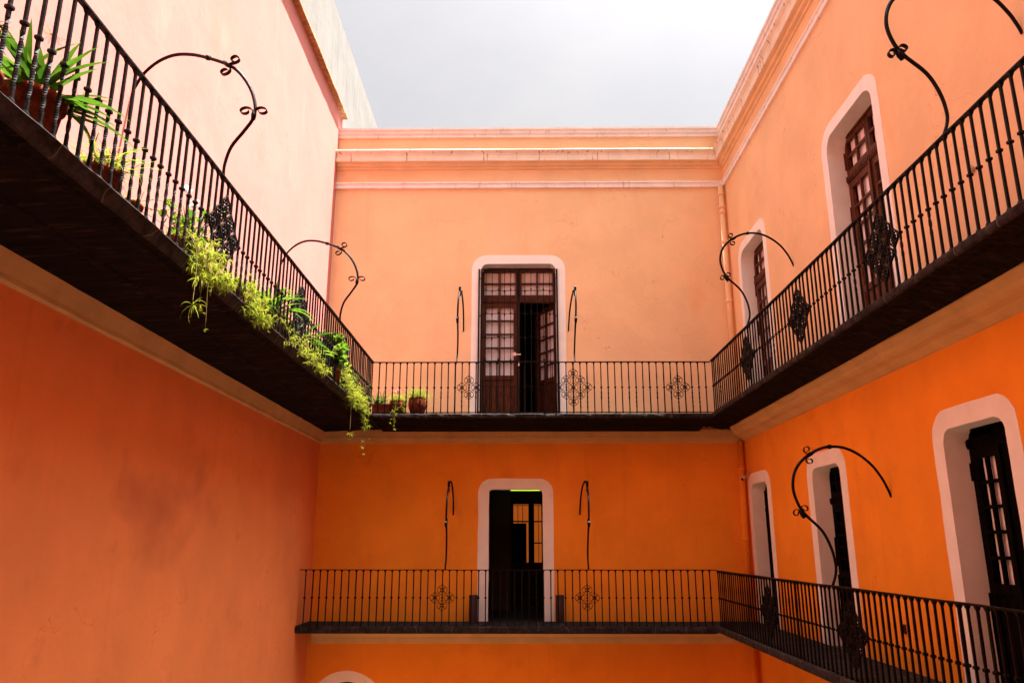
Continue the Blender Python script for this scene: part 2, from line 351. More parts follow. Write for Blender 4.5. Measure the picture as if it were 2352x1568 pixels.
double_door(TR, 8.60, 10.10, ZU, 5.62, 4.97, .25, M['wood'], wr)
double_door(TR, 13.08, 14.55, ZU, 5.62, 4.97, .25, M['wood'], wr)
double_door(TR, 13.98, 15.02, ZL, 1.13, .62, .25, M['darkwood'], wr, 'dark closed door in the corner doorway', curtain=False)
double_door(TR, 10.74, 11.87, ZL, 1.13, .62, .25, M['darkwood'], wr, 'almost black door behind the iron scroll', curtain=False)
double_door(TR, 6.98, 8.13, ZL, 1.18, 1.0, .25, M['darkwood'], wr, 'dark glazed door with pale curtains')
# cornices of the roof line and the band below the slab
prof_par = [(0, 8.845), (.09, 8.845), (.09, 8.80), (.065, 8.78), (.06, 8.72), (.03, 8.70), (.035, 8.64), (0, 8.63)]
prof_led = [(0, 8.27), (.229, 8.252), (.2295, 8.25)]
prof_cor_a = [(.2295, 8.25), (.235, 8.225), (.215, 8.20), (.185, 8.165), (.17, 8.11), (.178, 8.10), (.178, 8.0), (.165, 7.992)]
prof_cor_b = [(.165, 7.992), (.16, 7.99), (.10, 7.975), (.085, 7.93), (.035, 7.91), (.03, 7.872), (0, 7.865)]
prof_str = [(0, 7.565), (.055, 7.56), (.058, 7.53), (.04, 7.515), (.032, 7.48), (.045, 7.475), (.042, 7.425), (0, 7.42)]
def roof_trim(T, wall, u0, u1, m0, m1):
    rel(sweep_moulding(T, prof_par, u0, u1, m0, m1).build('parapet_moulding', M['cream'], wall))
    rel(sweep_moulding(T, prof_led, u0, u1, m0, m1, .001).build('cornice_ledge', M['ledge'], wall))
    rel(sweep_moulding(T, prof_cor_a, u0, u1, m0, m1).build('cornice', M['buff'], wall))
    rel(sweep_moulding(T, prof_cor_b, u0, u1, m0, m1).build('cornice_soffit', M['trim2'], wall))
    rel(sweep_moulding(T, prof_str, u0, u1, m0, m1).build('string_course', M['cream'], wall))
M['trim2'] = mat('peach_soffit_paint', (.86, .64, .38), .85, .06, 2.5, bump=.2, bscale=30)
roof_trim(TR, wr, YF, YB, False, True)
prof_r = [(0, 2.25), (.33, 2.25), (.33, 2.19), (.29, 2.15), (.275, 2.11), (.24, 2.075), (.2, 2.054), (.12, 2.03), (.03, 1.975), (0, 1.965)]
rel(sweep_moulding(TR, prof_r, YF, YB, False, True, .006).build('cornice', M['trim'], wr))
relall(wr)

# ------------------------------------------------------------------ back building
wb = thing('wall', 'peach plaster wall at the far end, with a gated balcony door above an open doorway', 'wall', (.2, YB, ZG))
openB = [(-.81, .76, ZU, 5.70, .15, .19), (-.61, .435, ZL, 1.04, .08, .205)]
holes = [rrect(a-.03, b+.03, z0, z1+.03, r+.03) for a, b, z0, z1, r, s_ in openB]
holes.append(arch(-3.2, -3.01, .60, ZG+.01))
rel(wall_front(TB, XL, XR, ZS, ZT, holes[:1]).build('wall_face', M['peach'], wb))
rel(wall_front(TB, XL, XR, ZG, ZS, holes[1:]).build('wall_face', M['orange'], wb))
# shell with an opening at the far side of the passage
sh = MB(); W = 4.2
sh.add([TB(XL,0,ZT),TB(XR,0,ZT),TB(XR,W,ZT),TB(XL,W,ZT)], [(0,1,2,3)])
sh.add([TB(XL,0,ZG),TB(XL,W,ZG),TB(XL,W,ZT),TB(XL,0,ZT)], [(0,1,2,3)]); sh.add([TB(XR,0,ZG),TB(XR,W,ZG),TB(XR,W,ZT),TB(XR,0,ZT)], [(0,1,2,3)])
rel(sh.build('roof', M['inner'], wb))
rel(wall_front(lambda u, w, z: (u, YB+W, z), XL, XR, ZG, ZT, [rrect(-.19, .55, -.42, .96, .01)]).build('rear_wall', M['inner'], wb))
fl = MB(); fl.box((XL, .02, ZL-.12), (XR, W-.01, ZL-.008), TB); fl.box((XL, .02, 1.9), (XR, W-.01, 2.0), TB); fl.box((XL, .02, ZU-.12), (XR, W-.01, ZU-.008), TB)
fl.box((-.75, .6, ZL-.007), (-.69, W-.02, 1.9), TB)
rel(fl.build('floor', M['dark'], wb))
pn = MB(); pn.box((-.66, 2.6, ZL), (-.22, 2.65, 1.2), TB); rel(pn.build('partition', M['inner'], wb))
for a, b, z0, z1, r, s_ in openB:
    rel(ring(TB, rrect(a-s_, b+s_, z0, z1+s_, r+s_*.85), rrect(a, b, z0, z1, r), -.006, .01, 0.29 if z0 > 0 else .2).build('door_surround', M['surround'], wb))
rel(ring(TB, arch(-3.2, -3.01, .76, ZG+.02), arch(-3.2, -3.01, .57, ZG+.02), -.006, .01, .4).build('arch_surround', M['surround'], wb))
double_door(TB, -.86, .81, ZU, 5.72, 4.98, .28, M['wood'], wb, 'tall double door with curtained panes, its right leaf open', open_leaf=True)
# far window frame of the passage
fw = MB(); wz = W+.0
for a, b, c, d in ((-.19,-.17,-.42,.96),(.20,.34,-.42,.96),(.52,.55,-.42,.96),(-.17,.2,.53,.56),(.34,.52,.53,.56),(.34,.52,.02,.05),(-.17,.15,-.42,.50)):
    fw.box((a, W-.04, c), (b, W+.03, d), TB)
rel(fw.build('passage_window', M['darkwood'], wb))
fb = MB()
for u in (-.06, .06, .45): fb.box((u-.007, W+.10, -.42), (u+.007, W+.115, .95), TB)
fb.box((-.19, W+.12, .93), (.55, W+.13, .945), TB)
rel(fb.build('window_bars', M['iron'], wb))
roof_trim(TB, wb, XL, XR, False, True)
prof_b = [(0, 2.2), (.07, 2.2), (.07, 2.15), (.055, 2.06), (.06, 2.05), (.045, 1.99), (.03, 1.985), (.02, 1.935), (0, 1.93)]
rel(sweep_moulding(TB, prof_b, XL+.03, XR-.05, False, False, .003).build('cornice', M['trim'], wb))
prof_l = [(0, -1.5), (.13, -1.5), (.12, -1.60), (.05, -1.66), (.05, -1.69), (.02, -1.775), (0, -1.78)]
rel(sweep_moulding(TB, prof_l, XL+.08, XR-.05, False, False, .003).build('cornice', M['trim'], wb))
relall(wb)

# ------------------------------------------------------------------ left building
wl = thing('wall', 'windowless pink plaster wall on the left, sunlit above its balcony', 'wall', (XL, 7, ZG))
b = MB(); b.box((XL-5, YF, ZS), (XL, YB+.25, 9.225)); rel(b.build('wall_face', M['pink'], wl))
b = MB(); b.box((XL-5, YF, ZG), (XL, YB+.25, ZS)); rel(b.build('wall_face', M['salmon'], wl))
b = MB(); n = 60; rows = []
for i in range(n+1):
    y = YF+(YB+.2-YF)*i/n; j = random.uniform(-.006, .006)
    rows.append([(XL-.1, y, 9.226), (-3.87+j, y, 9.226), (-3.855+j, y, 9.245+j), (-3.86+j, y, 9.29), (XL-.1, y, 9.30)])
vs = [p for r_ in rows for p in r_]; fs = [(i*5+k, i*5+k+1, (i+1)*5+k+1, (i+1)*5+k) for i in range(n) for k in range(4)]
b.add(vs, fs); b.add(rows[0], [(0,1,2,3,4)]); b.add(rows[-1], [(4,3,2,1,0)])
M['eave'] = mat('eave_tile', (.62, .33, .17), .9, .25, 12, bump=.5, bscale=30)
rel(b.build('eave', M['eave'], wl))
prof_ll = [(0, 2.22), (.115, 2.22), (.11, 2.16), (.075, 2.07), (.05, 1.995), (.045, 1.95), (.015, 1.937), (0, 1.935)]
rel(sweep_moulding(TLf, prof_ll, YF, YB-.02, False, False, .005, .18).build('cornice', M['trim'], wl))
relall(wl)
b = MB(); b.box((-9, -6, 9.32), (-4.17, 32, 11.85)); 
tag(b.build('building', M['whitewall']), 'weathered white building rising above the eave of the left wall', 'building')

# unseen front wall, made tall to block sky light; wall of the next courtyard
b = MB(); b.box((XL-5, YF-2, ZG), (XR+4, YF, 13.5)); tag(b.build('wall', M['salmon']), 'unseen plain plaster wall behind the viewer, added tall to block sky light', 'wall')
b = MB(); b.box((-6, 27, ZG), (8, 28, 3.5)); tag(b.build('wall', M['far_orange']), 'orange wall of the next courtyard, seen through the panes beyond the lower doorway', 'wall')

# ------------------------------------------------------------------ balcony slabs
def slab(T, u0, u1, D, zt, zu_out, zu_in, label, edge, cut=0):
    t = thing('balcony_slab', label, 'balcony', T((u0+u1)/2, 0, zu_in))
    n = int((u1-u0)/.16); rows = []; rows2 = []
    h = zt-zu_out
    for i in range(n+1):
        u = u0+(u1-u0)*i/n; j = random.uniform(-.007, .007); j2 = random.uniform(-.006, .006); j3 = random.uniform(-.005, .005)
        rows.append([T(u, -.0, zt), T(u, -(D-.05), zt), T(u, -(D-.013+j), zt-.003+j3*.5), T(u, -(D+j), zt-.018), T(u, -(D+j2-cut*.5), zt-h*(.55 if not cut else .3)), T(u, -(D-.008+j2-cut), zu_out+.01), T(u, -(D-.03-cut), zu_out+j3)])
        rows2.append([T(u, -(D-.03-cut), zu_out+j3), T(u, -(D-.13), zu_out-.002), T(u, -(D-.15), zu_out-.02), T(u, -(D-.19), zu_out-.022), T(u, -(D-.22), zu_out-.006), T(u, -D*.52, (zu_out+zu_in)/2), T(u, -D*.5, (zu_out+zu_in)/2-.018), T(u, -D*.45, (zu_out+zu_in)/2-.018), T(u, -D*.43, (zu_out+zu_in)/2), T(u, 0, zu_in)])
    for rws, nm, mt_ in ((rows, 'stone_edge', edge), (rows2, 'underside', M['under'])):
        mb = MB(); m = len(rws[0]); vs = [p for r_ in rws for p in r_]
        mb.add(vs, [(i*m+k, i*m+k+1, (i+1)*m+k+1, (i+1)*m+k) for i in range(n) for k in range(m-1)])
        if nm == 'underside':
            pass
        rel(mb.build(nm, mt_, t))
    mb = MB()
    for rws, rw2 in ((rows[0], rows2[0]), (rows[-1], rows2[-1])):
        loop = rws+rw2[1:]; mb.add(loop, [tuple(range(len(loop)))])
    rel(mb.build('end_face', edge, t))
    return t
RXu, RYu, LXu = 3.575, 14.134, -2.755           # railing lines upstairs
RXl, RYl = 3.504, 14.41                          # railing lines downstairs
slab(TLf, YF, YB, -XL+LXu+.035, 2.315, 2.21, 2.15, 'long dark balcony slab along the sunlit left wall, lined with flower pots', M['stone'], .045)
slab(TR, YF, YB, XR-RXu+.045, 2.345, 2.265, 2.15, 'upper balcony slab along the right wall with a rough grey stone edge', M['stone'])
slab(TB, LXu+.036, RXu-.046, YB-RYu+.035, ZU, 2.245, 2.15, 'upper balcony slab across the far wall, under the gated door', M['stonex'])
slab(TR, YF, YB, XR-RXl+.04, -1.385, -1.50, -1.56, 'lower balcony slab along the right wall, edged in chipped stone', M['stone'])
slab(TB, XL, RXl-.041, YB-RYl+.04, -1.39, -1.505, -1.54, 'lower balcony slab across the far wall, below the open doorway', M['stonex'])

TF = lambda u, w, z: (u, YF-w, z)  # unseen near-side slabs, added to hold back sky and bounce light
slab(TF, LXu+.05, RXu-.06, 1.45, 2.33, 2.25, 2.15, 'unseen balcony slab added above the viewer to shade the near side', M['stonex'])
slab(TF, XL, RXl-.06, 1.45, -1.39, -1.50, -1.55, 'balcony slab the viewer stands on, on the near side', M['stonex'])

# ------------------------------------------------------------------ railings
def baluster_mesh(H, kind):
    mb = MB(); secs = []
    def s(z, h, a=0, h2=None): secs.append((z, h, a, h2 or h))
    hb = .0095 if kind != 'post' else .0125
    s(0, hb*1.7); s(.012, hb*1.7); s(.03, hb*1.05)
    if kind == 'twist':
        s(.07*H, hb)
        for i in range(19): s((.09+.31*i/18)*H, hb*1.02, math.pi*1.75*i/18)
        base = math.pi*1.75
    elif kind == 'half':
        for i in range(11): s((.26+.14*i/10)*H, hb*(1+.12*(i % 2)), math.pi*.75*i/10)
        base = math.pi*.75
    else:
        s(.2*H, hb*1.03, .05); s(.38*H, hb*.98, .03); base = 0.05
    base = math.pi/2*round(base/(math.pi/2))
    s(.44*H, hb, base); s(.485*H, hb*.98, base)
    s(.49*H, hb*1.75, base); s(.497*H, hb*1.95, base); s(.508*H, hb*1.95, base); s(.515*H, hb*1.75, base)
    s(.52*H, hb*.95, base); s(.7*H, hb*1.05, base+.05); s(.85*H, hb*.97, base-.03); s(H-.035, hb*1.0, base)
    s(H-.018, hb*1.6, base); s(H, hb*2.1, base)
    vs = []; fs = []
    for z, h, a, h2 in secs:
        for k in range(4):
            t = a+math.pi/4+k*math.pi/2; vs.append((h*1.414*math.cos(t), h*1.414*math.sin(t), z))
    for i in range(len(secs)-1):
        for k in range(4):
            j = (k+1) % 4; fs.append((i*4+k, i*4+j, (i+1)*4+j, (i+1)*4+k))
    mb.add(vs, fs); me = bpy.data.meshes.new('baluster'); me.from_pydata(mb.v, [], mb.f); me.materials.append(M['iron']); return me
BAL = {}
def motif(mb, P, cx, cz, depth, top=True, bot=True):
    """one onion-shaped scroll cell centred on a bar; P maps (along, out, z)"""
    s_ = .0035
    for sx in (-1, 1):
        out_ = [(0, .112), (.012, .088), (.045, .062), (.078, .035), (.088, 0), (.078, -.035), (.045, -.062), (.012, -.088), (0, -.112)]
        pts = spline([P(cx+sx*a, 0, cz+b) for a, b in out_], 3)
        mb.tube(pts, 1, flat=(s_, depth), ref=P(0, 1, 0)-P(0, 0, 0) if True else None)
        for sz in (-1, 1):
            c = [(.072, sz*.034), (.052, sz*.046), (.028, sz*.040), (.020, sz*.022), (.030, sz*.010), (.042, sz*.018)]
            pts = spline([P(cx+sx*a, 0, cz+b_) for a, b_ in c], 3)
            mb.tube(pts, 1, flat=(s_, depth*.7), ref=P(0, 1, 0)-P(0, 0, 0))
            mb.tube([P(cx+sx*.034, -.012, cz+sz*.022), P(cx+sx*.02, .012, cz+sz*.016)], .011, n=6)
def railing(label, A, B, z0, z1, spacing, variants, posts, orn, bottom_rail=False, cats='railing', first=.06):
    A, B = Vector((*A, z0)), Vector((*B, z0)); L = (B-A).length; d = (B-A).normalized(); o_ = Vector((d.y, -d.x, 0))
    t = thing('railing', label, 'railing', (A+B)/2)
    loc = lambda p: Vector(p)-t.location
    P = lambda a, w, z: loc(A+d*a+o_*w+Vector((0, 0, z-z0)))
    mb = MB(); n = max(2, int(L/.4)); pts = [P(L*i/n, random.uniform(-.002, .002), z1+random.uniform(-.003, .003)) for i in range(n+1)]
    mb.tube(pts, 1, flat=(.0075, .021) , ref=tuple(o_)); mb.build('handrail', M['iron'], t)
    if bottom_rail:
        mb = MB(); mb.tube([P(0, 0, z0+.012), P(L/2, 0, z0+.014), P(L, 0, z0+.012)], 1, flat=(.007, .016), ref=tuple(o_)); mb.build('bottom_rail', M['iron'], t)
    H = z1-z0-.006; nb = int(round((L-2*first)/spacing)); ang = math.atan2(d.y, d.x); pos = []
    for i in range(nb+1):
        a = first+(L-2*first)*i/nb; pos.append(a)
        kind = random.choices(list(variants), [variants[k] for k in variants])[0]
        if any(abs(a-q) < spacing*.5 for q in posts): kind = 'post'
        key = (kind, round(H, 3))
        if key not in BAL: BAL[key] = baluster_mesh(H, kind)
        o = bpy.data.objects.new('baluster', BAL[key]); C.objects.link(o); o.parent = t
        o.location = P(a, 0, z0); o.rotation_euler = (random.uniform(-.004, .004), random.uniform(-.004, .004), ang+random.uniform(-.12, .12))
    for a, size in orn:
        a = min(pos, key=lambda q: abs(q-a)); mb = MB(); cz = z0+H*.503; dep = .011
        R_ = 2 if size == 'large' else 1; q = spacing
        for cx in range(-R_, R_+1):
            for cy in range(-R_, R_+1):
                if abs(cx)+abs(cy) <= R_ and (cx+cy-R_) % 2 == 0: motif(mb, P, a+cx*q, cz+cy*q*1.02, dep)
        mb.build('scroll_ornament', M['iron'], t)
    return t
railing('black iron railing of the left balcony with twisted bars and potted plants behind it', (LXu, 2.2), (LXu, RYu), 2.31, 3.305, .13, {'twist': 8, 'plain': 1}, [4.34-.0], [(6.728-2.2, 'large'), (9.228-2.2, 'large'), (11.741-2.2, 'large')])
railing('thin iron railing across the far upper balcony in front of the gated door', (LXu+.02, RYu), (RXu-.02, RYu), 2.342, 3.305, .13, {'plain': 2, 'twist': 2, 'half': 2}, [1.57, 3.79], [(-.95+2.735, 'small'), (1.036+2.755, 'large'), (2.87+2.74, 'small')], True, first=.1)
railing('dark iron railing of the upper right balcony above the grey stone edge', (RXu, 2.2), (RXu, RYu), 2.345, 3.32, .13, {'plain': 6, 'half': 1}, [9.5], [(7.227-2.2, 'large'), (9.507-2.2, 'large'), (11.882-2.2, 'large')])
railing('iron railing across the lower far balcony in front of the open doorway', (XL+.02, RYl), (RXl-.02, RYl), -1.385, -.44, .128, {'plain': 1}, [], [(-1.352+3.95, 'small'), (1.219+3.95, 'small')], False, first=.11)
railing('shaded iron railing of the lower right balcony running towards the viewer', (RXl, 2.4), (RXl, RYl), -1.38, -.452, .128, {'plain': 1}, [6.507-2.4, 8.44-2.4, 10.34-2.4], [(11.574-2.4, 'large'), (8.771-2.4, 'large')], False)

# ------------------------------------------------------------------ scroll braces between railing and wall
PROF = [(0, 0), (.045, .11), (.06, .22), (.03, .40), (-.06, .60), (-.24, .79), (-.315, .93), (-.345, 1.10), (-.30, 1.28), (-.185, 1.42), (-.03, 1.515), (.13, 1.56), (.32, 1.55), (.49, 1.475), (.64, 1.35), (.745, 1.20), (.80, 1.08), (.83, .99)]
PROF_L = [(0, 0), (0, .12), (-.03, .3), (-.10, .46), (-.155, .60), (-.16, .74), (-.12, .92), (-.04, 1.09), (.06, 1.21), (.23, 1.35), (.37, 1.44), (.51, 1.485), (.64, 1.457), (.75, 1.36), (.81, 1.227), (.83, 1.16)]
def brace(label, base, out_dir, reach, skew, lean=0, along=None, sh=1.0, sw=None, left=False):
    """rod from the railing to the wall; out_dir points towards the wall"""
    t = thing('scroll_brace', label, 'brace', base, 'scrolled iron braces tying railings to walls')
    o_ = Vector(out_dir); al = Vector(along or (-o_.y, o_.x, 0))
    k = reach/.83
    P = lambda a, z, w=0: o_*(a*(k if a > 0 else (sw or 1)))+Vector((0, 0, z*sh))+al*(skew*max(0, a)/.83+w+lean*max(0,z)/1.5)
    pts = spline([P(a, z) for a, z in (PROF_L if left else PROF)], 5); n = len(pts)
    rad = [.0145+.003*math.sin(i/n*math.pi) for i in range(n)]
    mb = MB(); mb.tube(pts, rad, n=8); mb.build('rod', M['iron'], t)
    mb = MB()
    ca, cz, ct = (.22, 1.345, .55) if left else (.13, 1.56, 0.05)
    mb.tube([P(ca-.014*math.cos(ct), cz-.014*math.sin(ct)), P(ca+.014*math.cos(ct), cz+.014*math.sin(ct))], .027, n=8)
    mb.build('collar', M['iron'], t)
    def curl(a, z, ang, sgn, r=.042):
        # starts along ang then spirals
        cs = []; x, y, th, R0 = a, z, ang, r*1.9
        for i in range(22):
            cs.append((x, y)); st = .0115 if i > 4 else .013
            x += math.cos(th)*st; y += math.sin(th)*st; th += sgn*(.05 if i < 3 else (.30 if i < 12 else .42))
        m_ = MB(); m_.tube([P(p, q) for p, q in cs], [.8]*3+[1]*16+[.85, .7, .6], flat=(.0035, .02), ref=tuple(al)); m_.build('scroll_leaf', M['iron'], t)
    if left: (la, lz, tl), (ua, uz, tu) = (-.157, .64, 92), (.06, 1.21, 52)
    else: (la, lz, tl), (ua, uz, tu) = (-.268, .785, 118), (-.11, 1.468, 30)
    curl(la, lz, R(tl+4), 1); curl(la, lz+.01, R(tl-18), -1)
    curl(ua, uz, R(tu+180-42), -1); curl(ua-.01, uz-.012, R(tu+192), 1)
    def along_(a, z, t_, d): return P(a+d*math.cos(R(t_)), z+d*math.sin(R(t_)))
    mb = MB(); mb.tube([along_(la, lz, tl, d) for d in (-.05, 0, .05)], [.021, .027, .018], n=8); mb.tube([along_(ua, uz, tu, d) for d in (-.05, 0, .05)], [.018, .026, .018], n=8); mb.build('knuckle', M['iron'], t)
    return t
brace('iron scroll brace arching from the left railing, the one nearest the viewer', (LXu, 6.54, 3.31), (-1, 0, 0), 1.215, .44, along=(0, 1, 0), sw=1.46, left=True)
brace('iron scroll brace arching over the left railing near the far corner', (LXu, 11.35, 3.31), (-1, 0, 0), 1.215, .7, along=(0, 1, 0), sw=1.46, left=True)
brace('thick iron scroll brace high on the right balcony, cut by the top of the picture', (RXu, 5.9, 3.325), (1, 0, 0), .825, 0, along=(0, 1, 0))
brace('iron scroll brace in front of the far doorway of the right balcony', (RXu, 11.74, 3.325), (1, 0, 0), .825, 0, along=(0, 1, 0))
brace('iron scroll brace of the lower right balcony between two dark doorways', (RXl, 9.12, -.447), (1, 0, 0), .896, .26, along=(0, 1, 0))
brace('slim iron brace left of the gated upper door', (-1.19, RYu, 3.31), (0, 1, 0), 1.166, .0, .05, along=(1, 0, 0), sh=.93)
brace('slim iron brace right of the gated upper door', (1.035, RYu, 3.31), (0, 1, 0), 1.166, -.05, .02, along=(1, 0, 0), sh=.93)
brace('slim iron brace left of the open lower doorway', (-1.35, RYl, -.437), (0, 1, 0), .89, .02, .05, along=(1, 0, 0))
brace('slim iron brace right of the open lower doorway', (1.22, RYl, -.437), (0, 1, 0), .89, -.07, .0, along=(1, 0, 0))

# ------------------------------------------------------------------ gate in the upper doorway
gt = thing('security_gate', 'black iron gate closing the balcony doorway, barred and padlocked', 'gate', (0, YB, ZU))
G = lambda u, w, z: Vector((u, w, z-ZU))
def gbox(mb, u0, u1, z0, z1, w=0, th=.02): mb.box((u0, w, z0-ZU), (u1, w+th, z1-ZU))
mb = MB()
for u in (-.845, .775): gbox(mb, u-.016, u+.016, ZU+.01, 5.57, -.045, .025)
for u in (-.795, .725, -.045, -.008): gbox(mb, u-.013, u+.013, ZU+.01, 5.585, -.02, .025)
gbox(mb, -.782, -.058, 5.56, 5.585, -.02); gbox(mb, .005, .712, 5.56, 5.585, -.02)
for z in (5.36, 4.55, 2.55):
    gbox(mb, -.845, -.80, z, z+.02, -.021, .004); gbox(mb, .73, .775, z, z+.02, -.021, .004)
for z in (5.10, 4.60, 4.09, 3.60, 3.07): gbox(mb, -.782, -.058, z, z+.012, -.012, .012); gbox(mb, .005, .712, z, z+.012, -.012, .012)
mb.build('gate_frame', M['iron'], gt)
for side in (0, 1):
    for i in range(5):
        u = (-.70+.128*i) if side == 0 else (.108+.128*i)
        m_ = MB(); gbox(m_, u-.0065, u+.0065, ZU+.02, 5.56, -.026, .013)
        for j, z in enumerate((5.10, 4.60, 4.09, 3.60)):
            dz = .03 if (i+side) % 2 == 0 else -.03
            m_.tube([G(u, -.02, z+dz*2), G(u, -.02, z+dz*1.2), G(u, -.02, z+dz*.4), G(u, -.02, z)], [.004, .016, .018, .008], n=6)
        m_.build('bar', M['iron'], gt)
mb = MB(); mb.box((-.17, -.045, 3.72-ZU), (.02, -.03, 3.745-ZU)); mb.box((-.13, -.055, 3.70-ZU), (-.08, -.03, 3.775-ZU)); mb.build('latch', M['steel'], gt)
mb = MB(); mb.box((-.045, -.06, 3.49-ZU), (-.008, -.035, 3.54-ZU)); mb.tube(spline([G(-.038, -.048, 3.54), G(-.036, -.048, 3.575), G(-.018, -.048, 3.575), G(-.015, -.048, 3.54)], 3), .004, n=6); mb.build('padlock', M['steel'], gt)

# ------------------------------------------------------------------ downpipes, bins, camera, box, lamp
def pipe(label, pts, rings, pm):
    t = thing('downpipe', label, 'pipe', pts[-1]); b0 = Vector(pts[-1])
    mb = MB(); mb.tube([Vector(p)-b0 for p in pts], .055, n=16); mb.build('pipe_tube', pm, t)
    for z in rings:
        for (p, q) in zip(pts, pts[1:]):
            if p[2] >= z >= q[2]:
                s_ = (p[2]-z)/(p[2]-q[2]); c = Vector(p).lerp(Vector(q), s_)-b0
                mb = MB(); mb.tube([c+Vector((0,0,.035)), c+Vector((0,0,.03)), c-Vector((0,0,.03)), c-Vector((0,0,.035))], [.056, .068, .068, .056], n=16); mb.build('pipe_collar', pm, t)
    return t
pipe('peach painted downpipe in the upper right corner of the courtyard', [(4.30, 15.2, 7.42), (4.30, 15.2, 2.34)], [7.22, 6.92, 6.8, 6.12, 4.83], M['peach'])
pipe('orange painted downpipe in the shaded lower right corner', [(4.31, 15.2, 1.95), (4.25, 15.2, -1.38)], [1.42, .1], M['orange'])
pipe('downpipe below the lower balcony near the corner', [(4.26, 15.2, -1.62), (4.26, 15.2, ZG)], [-3.2], M['orange'])
for i, (u, lab) in enumerate(((-.875, 'dark cylindrical bin standing left of the open doorway'), (.73, 'dark cylindrical bin standing right of the open doorway'))):
    t = thing('cylindrical_bin', lab, 'bin', (u, 15.08, -1.388), 'two metal bins beside the doorway')
    mb = MB(); mb.lathe([(.078, 0), (.08, .01), (.08, .45), (.0795, .455)], n=24); mb.build('body', M['bin'], t)
    mb = MB(); mb.lathe([(.081, .455), (.085, .46), (.085, .475), (.078, .482), (.06, .484), (.055, .46), (0.001, .455)], n=24); mb.build('rim', M['bin'], t)
t = thing('security_camera', 'small pale security camera pointing down beside the corner downpipe', 'camera', (4.28, 14.95, 1.24))
mb = MB(); a = Vector((.02, .02, .03)); d_ = Vector((-.55, -.45, -.5)).normalized(); mb.tube([a, a+d_*.13], .033, n=12); mb.build('body', M['camera'], t)
mb = MB(); mb.tube([a+d_*.131, a+d_*.134], .027, n=12); mb.build('lens', M['glassblack'], t)
mb = MB(); mb.tube([a, (.07, .03, .07), (.115, .03, .08)], .009, n=8); mb.tube([(.11, .03, .11), (.115, -.15, .10)], .008, n=6); mb.build('bracket', M['camera'], t)
t = MB(); t.box((4.38, 9.40, -.985), (4.399, 9.45, -.885)); t.box((4.374, 9.41, -.965), (4.38, 9.44, -.905)); tag(t.build('socket_box', M['rust']), 'small dark socket box low on the orange wall behind the right railing', 'socket')
t = MB(); t.tube([(4.399, 6.86, 3.50), (4.37, 6.86, 3.52), (4.36, 6.86, 3.56)], [.03, .03, .012], n=10); tag(t.build('wall_hook', M['camera']), 'tiny white fitting on the wall beyond the right railing', 'fitting')
t = thing('fluorescent_lamp', 'greenish lit tube lamp hanging inside the lower doorway', 'lamp', (.12, 17, 1.16))
mb = MB(); mb.tube([(-.33, 0, -.02), (.33, 0, -.02)], .018, n=10); mb.build('tube', M['tube'], t)
mb = MB(); mb.box((-.36, -.03, 0), (.36, .03, .04)); mb.tube([(-.2, 0, .04), (-.2, 0, .74)], .005, n=5); mb.tube([(.2, 0, .04), (.2, 0, .74)], .005, n=5); mb.build('housing', M['dark'], t)
# ------------------------------------------------------------------ plants
def blade(mb, p, az, L, el, droop, w, n=7, twist=0, fold=.25):
    """arching strap leaf"""
    P = Vector(p); h = Vector((math.cos(az), math.sin(az), 0)); e = el; rows = []
    side = Vector((-h.y, h.x, 0)); st = L/n
    for i in range(n+1):
        t = i/n; ww = w*(.55+.9*t if t < .35 else (1-((t-.35)/.65)**2.2)*.865+.005)
        rows.append((P+side*ww*.5, P-Vector((0, 0, ww*fold)), P-side*ww*.5))
        P = P+(h*math.cos(e)+Vector((0, 0, 1))*math.sin(e))*st; e -= droop/n
    vs = [q for r_ in rows for q in r_]; fs = []
    for i in range(n):
        fs += [(i*3, i*3+1, i*3+4, i*3+3), (i*3+1, i*3+2, i*3+5, i*3+4)]
    mb.add(vs, fs, True)
def rosette(mb, c, n, L, w, rnd, el=(40, 88), droop=(.6, 1.9), r=.03, segs=6):
    for i in range(n):
        az = rnd.uniform(0, 2*math.pi); l_ = L*rnd.uniform(.6, 1.1)
        blade(mb, (c[0]+rnd.uniform(-r, r), c[1]+rnd.uniform(-r, r), c[2]), az, l_, R(rnd.uniform(*el)), rnd.uniform(*droop), w*rnd.uniform(.7, 1.2), segs)
def tuft(mb, c, rnd, s=.09, n=9, w=.0085, el=(-70, 60)):
    for i in range(n):
        blade(mb, c, rnd.uniform(0, 6.283), s*rnd.uniform(.5, 1.3), R(rnd.uniform(*el)), rnd.uniform(.8, 2.6), w, 4)
def round_leaf(mb, c, r, rnd):
    nrm = Vector((rnd.uniform(-.7, .7), rnd.uniform(-.7, .7), rnd.uniform(.2, 1))).normalized(); a = nrm.orthogonal().normalized(); b_ = nrm.cross(a); c = Vector(c)
    k = 9; vs = [c-nrm*r*.25]; 
    for i in range(k):
        t = 2*math.pi*i/k; rr = r*(1+.12*math.sin(3*t)); vs.append(c+(a*math.cos(t)+b_*math.sin(t))*rr+nrm*r*.1*math.sin(2*t))
    mb.add(vs, [(0, 1+i, 1+(i+1) % k) for i in range(k)], True)
